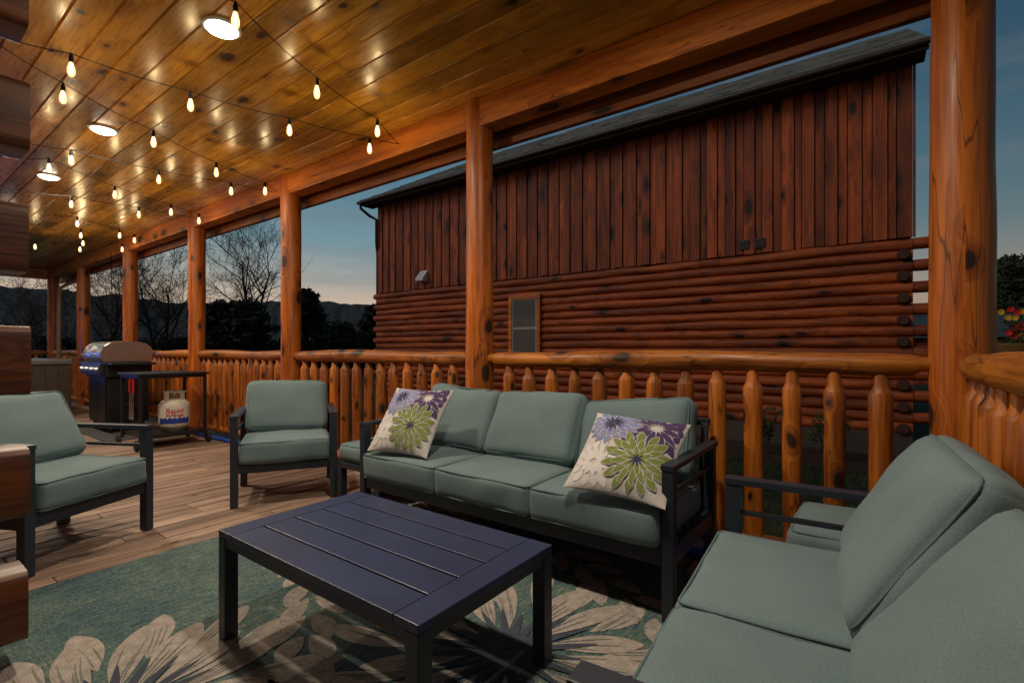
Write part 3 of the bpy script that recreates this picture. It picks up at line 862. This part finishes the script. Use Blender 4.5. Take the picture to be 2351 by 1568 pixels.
for k in range(3):
    px = 1.775; py_ = 6.22 + .05*k
    mb = MB(); mb.tube([(0,0,0),(0,0,-.14)], .010, 8, 0); mb.tube([(0,0,-.14),(0,0,-.36)], .005, 6, 1); mb.bar((0,-.0,-.34),(0,0,-.42),.03,.005,(1,0,0),1)
    tag(mb.build('barbecue_tool', [M['red'] if k != 1 else M['black'], M['steel']], loc=(px, py_, .74)), ['red handled barbecue tool hanging nearest on the cart side', 'black handled barbecue tool hanging between the two red ones', 'red handled barbecue tool hanging farthest back on the cart side'][k], 'barbecue tool')

# hot tub
tb = thing('hot_tub', 'dark hot tub with grey rim glowing blue at the far left', 'hot tub', (1.15, 11.05, 0))
mb = MB()
mb.box(-.93, .93, -.93, .93, 0, .82)
for s_ in (-1,1):
    for k in range(13):
        a = -.93+k*.1431
        mb.box(a+.005, a+.138, s_*.93-(.012 if s_<0 else -.0005), s_*.93+(.012 if s_>0 else -.0005), .03, .80)
        mb.box(s_*.93-(.012 if s_<0 else -.0005), s_*.93+(.012 if s_>0 else -.0005), a+.005, a+.138, .03, .80)
mb.build('cabinet', M['tub'], tb)
mb = MB()
for s_ in (-1,1):
    mb.box(-.96, .96, s_*.86-.10, s_*.86+.10, .821, .90); mb.box(s_*.86-.10, s_*.86+.10, -.758, .758, .821, .90)
mb.build('rim', M['rim'], tb, .02)
mb = MB(); mb.box(-.759, .759, -.757, .757, .822, .85); mb.build('water', M['water'], tb)
mb = MB(); mb.box(-.5, .5, .745, .757, .862, .884); mb.build('led_strip', M['led'], tb)
l = light_data('POINT', 'tub_lamp', 30, (.06, .22, 1)); l.shadow_soft_size = .12
lo = bpy.data.objects.new('tub_lamp', l); COL.objects.link(lo); lo.location = (.45, 10.95, 1.0)

# odds on the deck
mb = MB(); mb.tube([(2.56, -.1+k*.25, .024) for k in range(5)], .022, 10)
tag(mb.build('blue_hose', M['bluehose']), 'blue hose along the deck edge near the right end of the sofa', 'hose')
mb = MB(); mb.tube([(2.56, 4.9+k*.25, .024) for k in range(13)], .022, 10)
tag(mb.build('blue_hose', M['bluehose']), 'blue hose along the deck edge beside the grill cart', 'hose')
mb = MB(); mb.tube([(2.5, 9.75, 2.6),(2.5,9.75,2.2),(2.51,9.75,1.75),(2.5,9.75,1.38)], [.004,.006,.005,.012], 6)
tag(mb.build('hanging_cord', M['cable']), 'thin cord hanging from the beam above the grill', 'cord')
mb = MB(); mb.tube([(2.80,13.0,2.55),(2.78,13.0,2.45),(2.62,12.98,2.36),(2.5,12.95,2.25),(2.49,12.95,1.2),(2.49,12.95,.0)], .035, 10)
tag(mb.build('downspout', M['pipe']), 'tan bent downspout pipe beside the farthest log post', 'downspout')

# ------------------------------------------------------------------ neighbouring cabin
XH = 8.5; HY0, HY1 = -.42, 10.76
nb = thing('cabin', 'large red brown log cabin with vertical boards above and logs below, beyond the railing', 'cabin', (XH, 5.17, -.4))
def NB(mb, name, mat, par=None, bevel=0):
    o0 = Vector((XH, 5.17, -.4))
    mb.v = [tuple(Vector(p)-o0) for p in mb.v]
    return mb.build(name, mat, par or nb, bevel)
mb = MB(); mb.box(XH+.05, XH+9, HY0+.02, HY1-.02, -.4, 5.0); NB(mb, 'inner_wall', M['soffit'])
mb = MB(); mb.box(XH-.03, XH+.049, HY0, HY1, -.42, -.06); NB(mb, 'foundation', M['stone'])
mb = MB(); yy = HY0; k = 0
while yy < HY1-.02:
    w = random.uniform(.15,.185) if k % 2 == 0 else random.uniform(.09,.125)
    y1 = min(yy+w, HY1)
    dx = 0 if k % 2 == 0 else .026
    mb.box(XH-.03+dx, XH+.049, yy+.005, y1-.005, 2.57-random.uniform(0,.014), 5.02); yy = y1; k += 1
NB(mb, 'upper_siding', M['siding'], bevel=.004)
mb = MB(); mb.box(XH-.035, XH+.049, HY0-.03, HY0-.002, 2.57, 5.02); NB(mb, 'corner_board', M['siding'])
mb = MB(); pitch = .1465; nl = 18
for j in range(nl):
    cz = 2.52 - pitch*(j+.5) + .03
    m = 46; vs = []; seg = 10
    for i in range(m+1):
        yy = HY0 + (HY1-HY0)*i/m
        wob = .014*noise.noise(Vector((yy*.9, j*3.1, 0))); wr = 1+.16*noise.noise(Vector((yy*1.7, j*5.1, 4)))
        for q in range(seg+1):
            a = PI/2 + PI*q/seg
            vs.append((XH+.01+math.cos(a)*.075*wr, yy, cz+wob+math.copysign(abs(math.sin(a))**.8, math.sin(a))*.0735*wr))
    fs = [(i*(seg+1)+q, i*(seg+1)+q+1, (i+1)*(seg+1)+q+1, (i+1)*(seg+1)+q) for i in range(m) for q in range(seg)]
    mb.add(vs, fs, 0, True)
NB(mb, 'lower_log_wall', M['cabinlog'])
for j in range(nl):
    cz = 2.52 - pitch*(j+.5) + .03
    mb = MB()
    if j % 2 == 0:
        mb.tube([(XH+.03, HY0+.05, cz),(XH+.03, HY0-.12, cz),(XH+.03, HY0-.235, cz),(XH+.03, HY0-.25, cz)], [.076,.078,.076,.06], 14, wob=.06, seed=j)
        NB(mb, 'corner_log', M['cabinlog'])
        mb = MB(); mb.tube([(XH+.03, HY1-.05, cz),(XH+.03, HY1+.15, cz)], [.076,.07], 12); NB(mb, 'corner_log', M['cabinlog'])
    else:
        mb.tube([(XH+.2, HY0+.1, cz),(XH-.09, HY0+.1, cz),(XH-.105, HY0+.1, cz)], [.074,.074,.06], 14, wob=.06, seed=j)
        NB(mb, 'corner_log', M['endgrain'])
# window
wy0, wy1, wz0, wz1 = .655*XH, .728*XH, .90, 2.10
mb = MB()
mb.box(XH-.12, XH-.05, wy0-.09, wy0-.002, wz0-.09, wz1+.09); mb.box(XH-.12, XH-.05, wy1+.002, wy1+.09, wz0-.09, wz1+.09)
mb.box(XH-.118, XH-.05, wy0-.002, wy1+.002, wz1+.002, wz1+.09); mb.box(XH-.118, XH-.05, wy0-.002, wy1+.002, wz0-.09, wz0-.002)
win = NB(mb, 'window', M['beam'], bevel=.004)
mb = MB(); zmid = (wz0+wz1)/2
for a, b in ((wz0, zmid-.002), (zmid+.002, wz1)):
    mb.box(XH-.10, XH-.08, wy0, wy0+.025, a, b); mb.box(XH-.10, XH-.08, wy1-.025, wy1, a, b)
    mb.box(XH-.099, XH-.08, wy0+.025, wy1-.025, a, a+.018); mb.box(XH-.099, XH-.08, wy0+.025, wy1-.025, b-.018, b)
o = NB(mb, 'sash', M['sash']); o.parent = win; 
mb = MB(); mb.box(XH-.090, XH-.085, wy0+.024, wy1-.024, wz0+.017, wz1-.017); o = NB(mb, 'pane', M['glass']); o.parent = win
# vents
vy = 8.94
mb = MB(); mb.add([(XH-.032,vy-.13,3.0),(XH-.032,vy+.13,3.0),(XH-.032,vy+.13,2.72),(XH-.032,vy-.13,2.72),(XH-.20,vy-.13,2.80),(XH-.20,vy+.13,2.80),(XH-.20,vy+.13,2.74),(XH-.20,vy-.13,2.74)],
 [(0,1,5,4),(4,5,6,7),(0,4,7,3),(1,2,6,5),(3,7,6,2)]); NB(mb, 'vent_hood', M['white'])
for vy in (1.66, 1.43):
    mb = MB(); mb.box(XH-.045, XH-.032, vy-.075, vy+.075, 2.64, 2.79)
    for k in range(4): mb.box(XH-.06, XH-.046, vy-.07, vy+.07, 2.655+k*.034, 2.670+k*.034)
    NB(mb, 'vent', M['gutter'])
# roof
SL = .545
EX = XH-.42; EZ = 4.97; RXX = 13.2; RZZ = EZ + SL*(RXX-EX); ey0, ey1 = -.56, 10.98
mb = MB(); vs = []
th = .07
mb.add([(EX,ey0,EZ),(EX,ey1,EZ),(RXX,ey1,RZZ),(RXX,ey0,RZZ)], [(0,3,2,1)])
mb.add([(EX,ey0,EZ-th),(EX,ey1,EZ-th),(RXX,ey1,RZZ-th),(RXX,ey0,RZZ-th)], [(0,1,2,3)])
mb.add([(RXX,ey0,RZZ),(RXX,ey1,RZZ),(2*RXX-EX,ey1,EZ),(2*RXX-EX,ey0,EZ)], [(0,3,2,1)])
for yy in (ey0, ey1): mb.add([(EX,yy,EZ-th),(EX,yy,EZ),(RXX,yy,RZZ),(RXX,yy,RZZ-th)], [(0,1,2,3)])
for c in range(26):
    xa = EX + (RXX-EX)*c/26; xb = EX + (RXX-EX)*(c+1)/26
    yy = ey0
    while yy < ey1:
        y1 = min(ey1, yy+random.uniform(.18,.5)); za = EZ+SL*(xa-EX)+random.uniform(.012,.035); zb = EZ+SL*(xb-EX)+.008
        mb.add([(xa-.01,yy,za),(xa-.01,y1,za),(xb,y1,zb),(xb,yy,zb),(xa-.01,yy,za-.02),(xa-.01,y1,za-.02)], [(0,3,2,1),(0,1,5,4)]); yy = y1
rf = NB(mb, 'roof', M['shingle'])
mb = MB(); mb.box(EX+.032, XH-.02, ey0+.02, ey1-.02, EZ-.11, EZ-.09); mb.box(EX+.0, EX+.03, ey0, ey1, EZ-.13, EZ-.02); NB(mb, 'soffit', M['soffit'])
mb = MB(); mb.tube([(EX-.045, ey0-.02, EZ-.05),(EX-.045, ey1+.02, EZ-.05)], .042, 10); NB(mb, 'gutter', M['gutter'])
mb = MB(); mb.tube([(EX-.04, ey1-.1, EZ-.08),(EX-.04, ey1-.1, EZ-.2),(EX+.2,ey1-.16,EZ-.36),(XH-.09, HY1-.06, EZ-.45),(XH-.09, HY1-.06, 3.9),(XH+.02, HY1+.03, 3.6),(XH+.02,HY1+.05,-.35)], .04, 10); NB(mb, 'downspout', M['gutter'])

mb = MB(); mb.add([(7.0,-2,-.396),(8.5,-2,-.396),(8.5,11,-.396),(7.15,11,-.396)], [(0,1,2,3)]); struct(mb.build('mulch_bed', M['mulch']))

# grass near the deck
mb = MB()
for k in range(14000):
    x = random.uniform(3.0, 7.1); y_ = random.uniform(-2.2, 4.5)
    a = random.uniform(0, 2*PI); h = random.uniform(.03,.09); w = .006; lx_, ly_ = random.uniform(-.03,.03), random.uniform(-.03,.03)
    mb.add([(x-w*math.cos(a), y_-w*math.sin(a), -.4),(x+w*math.cos(a), y_+w*math.sin(a), -.4),(x+lx_, y_+ly_, -.4+h)], [(0,1,2)], 0, False, 0)
tag(mb.build('lawn_grass', M['blade']), 'short dark lawn grass between the deck and the cabin', 'grass', kind='stuff')

def leaf_cloud(mb, c, rad, n, size):
    for k in range(n):
        while True:
            p = Vector((random.uniform(-1,1), random.uniform(-1,1), random.uniform(-1,1)))
            if p.length < 1: break
        q = Vector(c) + Vector((p.x*rad[0], p.y*rad[1], p.z*rad[2]))
        a = Vector((random.gauss(0,1), random.gauss(0,1), random.gauss(0,1))).normalized(); b = a.orthogonal().normalized()
        s = size*random.uniform(.5,1.3)
        mb.add([q-a*s-b*s*.5, q+a*s-b*s*.5, q+a*s*1.2+b*s*.5, q-a*s*.8+b*s*.5], [(0,1,2,3)], 0, False, 0)
def shrub(label, x, y_, h, r):
    t = thing('shrub', label, 'shrub', (x, y_, -.39))
    mb = MB()
    for k in range(7):
        a = random.uniform(0, 2*PI); mb.tube([(0,0,0),(math.cos(a)*r*.3,math.sin(a)*r*.3,h*.5),(math.cos(a)*r*.7,math.sin(a)*r*.7,h*.95)], [.012,.008,.003], 5)
    mb.build('stem', M['bark'], t)
    mb = MB()
    for k in range(14): leaf_cloud(mb, (random.gauss(0,r*.4), random.gauss(0,r*.4), h*random.uniform(.4,1)), (r*.3,r*.3,h*.16), 26, .022)
    mb.build('foliage', M['shrub'], t)
shrub('small leafy shrub by the cabin foundation, left one of the pair', 7.6, 1.22, .62, .26)
shrub('small leafy shrub by the cabin foundation, right one of the pair', 7.6, .50, .58, .24)

# ------------------------------------------------------------------ trees
def bare_tree(label, loc, h, seed, spread=1.0, lean=(0,0)):
    rs = random.Random(seed)
    t = thing('bare_tree', label, 'tree', loc)
    T, C_ = MB(), MB()
    def grow(p, d, ln, r, lv):
        n = 5 if lv < 2 else 3
        pts = [p]; dd = d.copy(); rads = [r]
        for k in range(n):
            dd = (dd + Vector((rs.gauss(0,.13), rs.gauss(0,.13), rs.gauss(.03,.08)))).normalized()
            pts.append(pts[-1] + dd*ln/n); rads.append(r*(1-.75*(k+1)/n))
        (T if lv < 2 else C_).tube(pts, rads, 7 if lv == 0 else (5 if lv == 1 else 3), caps=False)
        if lv >= 4: return
        cnt = [9, 6, 5, 4][lv]
        for k in range(cnt):
            s_ = rs.uniform(.25 if lv == 0 else .2, 1)
            i = min(n-1, int(s_*n)); f = s_*n - i
            q = pts[i].lerp(pts[i+1], min(1, f))
            ax = dd.orthogonal(); ax.rotate(Matrix.Rotation(rs.uniform(0, 2*PI), 3, dd))
            nd = (dd*rs.uniform(.5,.95) + ax.normalized()*rs.uniform(.5,.95)*spread + Vector((0,0,.15))).normalized()
            grow(q, nd, ln*rs.uniform(.42,.68), max(r*(1-.75*s_)*.62, .0075), lv+1)
    for st in range(2):
        grow(Vector((st*.25,0,0)), Vector((lean[0]+rs.gauss(0,.12), lean[1]+rs.gauss(0,.12), 1)).normalized(), h*.62, h*.014, 0)
    T.build('trunk', M['bark'], t); C_.build('crown', M['bark'], t)
def at(px, d):
    t = (px-1175)/FPX; return ((SA+CA*t)*d, (CA-SA*t)*d, -.4)
bare_tree('wide leafless tree seen between the two log posts left of the cabin', at(575, 26), 9.6, 11, 1.0)
bare_tree('leafless tree with several upright stems right of the grill', at(365, 24), 7.4, 12, .9)
bare_tree('leafless tree seen above the grill lid, left of the hanging cord', at(245, 23), 6.8, 15, 1.0)
bare_tree('leafless tree farthest left beyond the hot tub', at(60, 26), 5.8, 14, 1.1)
def bushy(label, loc, h, r, seed, cone=.5, n=110, nl=60, size=.14):
    random.seed(seed)
    t = thing('evergreen_tree', label, 'tree', loc)
    mb = MB(); mb.tube([(0,0,0),(0,0,h*.5),(0,0,h*.92)], [h*.025,h*.016,.01], 7)
    for k in range(10):
        z = h*random.uniform(.15,.8); a = random.uniform(0,2*PI); rr = r*.7*(1-cone*z/h); mb.tube([(0,0,z),(math.cos(a)*rr,math.sin(a)*rr,z+.2)], [.05,.012], 4)
    mb.build('trunk', M['bark'], t)
    mb = MB()
    for k in range(n):
        z = random.uniform(.04,1)**.85; a = random.uniform(0,2*PI)
        env = r*(1-cone*z)*math.sqrt(max(0,1-max(0,(z-.6)/.45)**2))*(.8+.35*noise.noise(Vector((math.cos(a)*1.7,math.sin(a)*1.7,z*4+seed))))
        rr = env*random.uniform(.45,1.05)
        leaf_cloud(mb, (math.cos(a)*rr, math.sin(a)*rr, z*h), (r*.2, r*.2, h*.055), nl, size)
    mb.build('crown', M['evergreen'], t)
bushy('dark bushy evergreen under the wide leafless tree, left of the armchair post', at(545, 24), 3.7, 2.6, 21, .3)
bushy('dark low evergreen behind the railing between two posts, farther left', at(420, 26), 2.0, 2.6, 22, .2)
bushy('pointed dark evergreen just right of the armchair post', at(705, 27), 4.6, 1.9, 23, .75)
bushy('dark round evergreen in the gap left of the cabin corner', at(775, 30), 3.0, 2.8, 24, .4)
bushy('tall narrow evergreen touching the left cabin corner', at(860, 32), 4.2, 2.0, 25, .6)
bushy('low dark evergreen behind the railing beyond the grill', at(300, 28), 2.0, 2.8, 26, .2)
bushy('low dark evergreen beyond the hot tub', at(90, 32), 2.2, 3.6, 27, .2)
bushy('dark evergreen right of the corner post, taller one', at(2335, 40), 9.0, 4.6, 28, .4, 170, 70, .2)
bushy('dark evergreen partly hidden by the corner post, shorter one', at(2240, 42), 7.8, 4.6, 29, .4, 150, 60, .2)
random.seed(99)

# hills
mb = MB(); vs = []; fs = []
NA, NR = 420, 7
for i in range(NA+1):
    a = R(-60 + 240*i/NA)
    base = 1 + .22*math.sin(a*2.3+.2) + .2*noise.noise(Vector((a*4,0,0))) + .06*noise.noise(Vector((a*17,3,0)))
    for j in range(NR):
        rr = 150 + 50*j
        prof_ = [0, .12, .35, .6, .85, 1, .8][j]
        z = -.6 + 31*prof_*base + (noise.noise(Vector((a*260, j*2.2, 0)))*2.2 + noise.noise(Vector((a*700, j*5, 1)))*1.6 if j else 0)
        vs.append((rr*math.sin(a), rr*math.cos(a), z))
for i in range(NA):
    for j in range(NR-1):
        q = i*NR+j; fs.append((q, q+NR, q+NR+1, q+1))
mb.add(vs, fs, 0, False, 0)
struct(mb.build('hills', M['hill']))

# far cabin to the right, planter, pole
fc = thing('far_cabin', 'far cabin with teal metal roof seen past the corner post', 'cabin', (30, -3.2, -.4))
mb = MB(); mb.box(-3, 3, -2.6, 2.6, 0, 2.0); mb.build('wall', M['siding'], fc)
mb = MB(); mb.add([(-3.4,-2.9,1.95),(-3.4,2.9,1.95),(0,2.9,3.0),(0,-2.9,3.0),(3.4,2.9,1.95),(3.4,-2.9,1.95)], [(0,1,2,3),(3,2,4,5),(1,4,2),(0,3,5)]); mb.build('roof', M['metalroof'], fc)
pl = thing('flower_planter', 'pot of red and yellow flowers on a post outside the right railing', 'planter', (4.30, -.70, -.4))
mb = MB(); mb.tube([(0,0,0),(0,0,1.36)], .04, 10); mb.build('post', M['spindle'], pl)
mb = MB(); mb.lathe([(.06,1.361),(.085,1.40),(.10,1.48),(.105,1.49)], n=16); mb.build('pot', M['pipe'], pl)
mb = MB()
for k in range(8): leaf_cloud(mb, (random.gauss(.0,.045), random.gauss(-.01,.05), random.uniform(1.48,1.64)), (.045,.045,.045), 26, .014)
mb.build('foliage', M['shrub'], pl)
for mt in ('petalred','petalyel'):
    for k in range(10 if mt == 'petalred' else 5):
        mb = MB(); c0 = Vector((random.gauss(-.06,.02), random.gauss(-.01,.045), random.uniform(1.53,1.70)))
        for q in range(9):
            a = 2*PI*q/9; u_ = Vector((-.4, math.cos(a)*.9, math.sin(a)*.9)); v_ = Vector((0,-math.sin(a),math.cos(a)))
            mb.add([(0,0,0), u_*.012+v_*.006, u_*.024, u_*.012-v_*.006], [(0,1,2,3)], 0, False, 0)
        mb.build('bloom', M[mt], pl, loc=c0)
ap = thing('pole_with_arm', 'wooden pole arm sticking in from the right edge against the sky', 'pole', (7.2, -1.75, -.4))
mb = MB(); mb.tube([(0,0,0),(0,0,3.6)], .06, 10); mb.build('pole', M['spindle'], ap)
mb = MB(); mb.tube([(-.02,0.02,3.06),(-.02,.45,3.04)], .035, 10); mb.build('arm', M['cabinlog'], ap)

# ------------------------------------------------------------------ world and sun
wd = bpy.data.worlds.new('World'); scene.world = wd; wd.use_nodes = True
nt = wd.node_tree; N, L = nt.nodes, nt.links
bg = N['Background']
SROT = R(-20)
sk = N.new('ShaderNodeTexSky'); sk.sky_type = 'NISHITA'; sk.sun_disc = False; sk.sun_elevation = R(2); sk.sun_rotation = SROT
tc = N.new('ShaderNodeTexCoord'); sp = N.new('ShaderNodeSeparateXYZ'); L.new(tc.outputs['Generated'], sp.inputs[0])
rp = N.new('ShaderNodeValToRGB'); e = rp.color_ramp.elements
e[0].position = 0; e[0].color = (.50, .36, .26, 1); e[1].position = .75; e[1].color = (.015, .046, .098, 1)
for p, c in ((.09,(.46,.365,.285,1)),(.14,(.29,.305,.295,1)),(.20,(.145,.243,.282,1)),(.30,(.080,.175,.238,1)),(.45,(.038,.102,.170,1))):
    x = e.new(p); x.color = c
L.new(sp.outputs['Z'], rp.inputs[0])
dt = N.new('ShaderNodeVectorMath'); dt.operation = 'DOT_PRODUCT'; dt.inputs[1].default_value = (.2,.98,0)
L.new(tc.outputs['Generated'], dt.inputs[0])
mr = N.new('ShaderNodeMapRange'); mr.inputs['From Min'].default_value = -.3; mr.inputs['From Max'].default_value = .9; mr.inputs['To Min'].default_value = .5; mr.inputs['To Max'].default_value = 1.15
L.new(dt.outputs['Value'], mr.inputs['Value'])
s1 = N.new('ShaderNodeVectorMath'); s1.operation = 'SCALE'; L.new(rp.outputs[0], s1.inputs[0]); L.new(mr.outputs[0], s1.inputs['Scale'])
mp = N.new('ShaderNodeMapping'); mp.inputs['Scale'].default_value = (2.2, 2.2, 16); L.new(tc.outputs['Generated'], mp.inputs[0])
cn = N.new('ShaderNodeTexNoise'); cn.inputs['Scale'].default_value = 1.6; cn.inputs['Detail'].default_value = 5; cn.inputs['Roughness'].default_value = .55; L.new(mp.outputs[0], cn.inputs['Vector'])
cr = N.new('ShaderNodeMapRange'); cr.inputs['From Min'].default_value = .48; cr.inputs['From Max'].default_value = .78; cr.inputs['To Max'].default_value = .45; L.new(cn.outputs['Fac'], cr.inputs['Value'])
mx = N.new('ShaderNodeMix'); mx.data_type = 'RGBA'; L.new(cr.outputs[0], mx.inputs[0]); L.new(s1.outputs[0], mx.inputs[6]); mx.inputs[7].default_value = (.17,.17,.18,1)
sn = N.new('ShaderNodeVectorMath'); sn.operation = 'MULTIPLY_ADD'; sn.inputs[1].default_value = (.01,.01,.01)
L.new(sk.outputs[0], sn.inputs[0]); L.new(mx.outputs[2], sn.inputs[2]); L.new(sn.outputs[0], bg.inputs['Color'])
bg.inputs['Strength'].default_value = 1.0
sl = bpy.data.lights.new('twilight_fill', 'SUN'); sl.energy = .65; sl.angle = R(35); sl.color = (1, .82, .68)  # added fill that brightens the cabin wall, standing in for twilight glow
so = bpy.data.objects.new('twilight_fill', sl); COL.objects.link(so)
dirv = Vector((1, -.55, -.75)); so.rotation_euler = dirv.to_track_quat('-Z', 'Y').to_euler()

# ------------------------------------------------------------------ camera
cd = bpy.data.cameras.new('camera'); cd.sensor_width = 36; cd.lens = FPX/2351*36; cd.shift_y = 19/2351; cd.clip_start = .05; cd.clip_end = 3000
co = bpy.data.objects.new('camera', cd); COL.objects.link(co); co.location = (0,0,H); co.rotation_euler = (R(90), 0, -AZ)
scene.camera = co
scene.view_settings.view_transform = 'Standard'; scene.view_settings.look = 'None'; scene.view_settings.exposure = 0
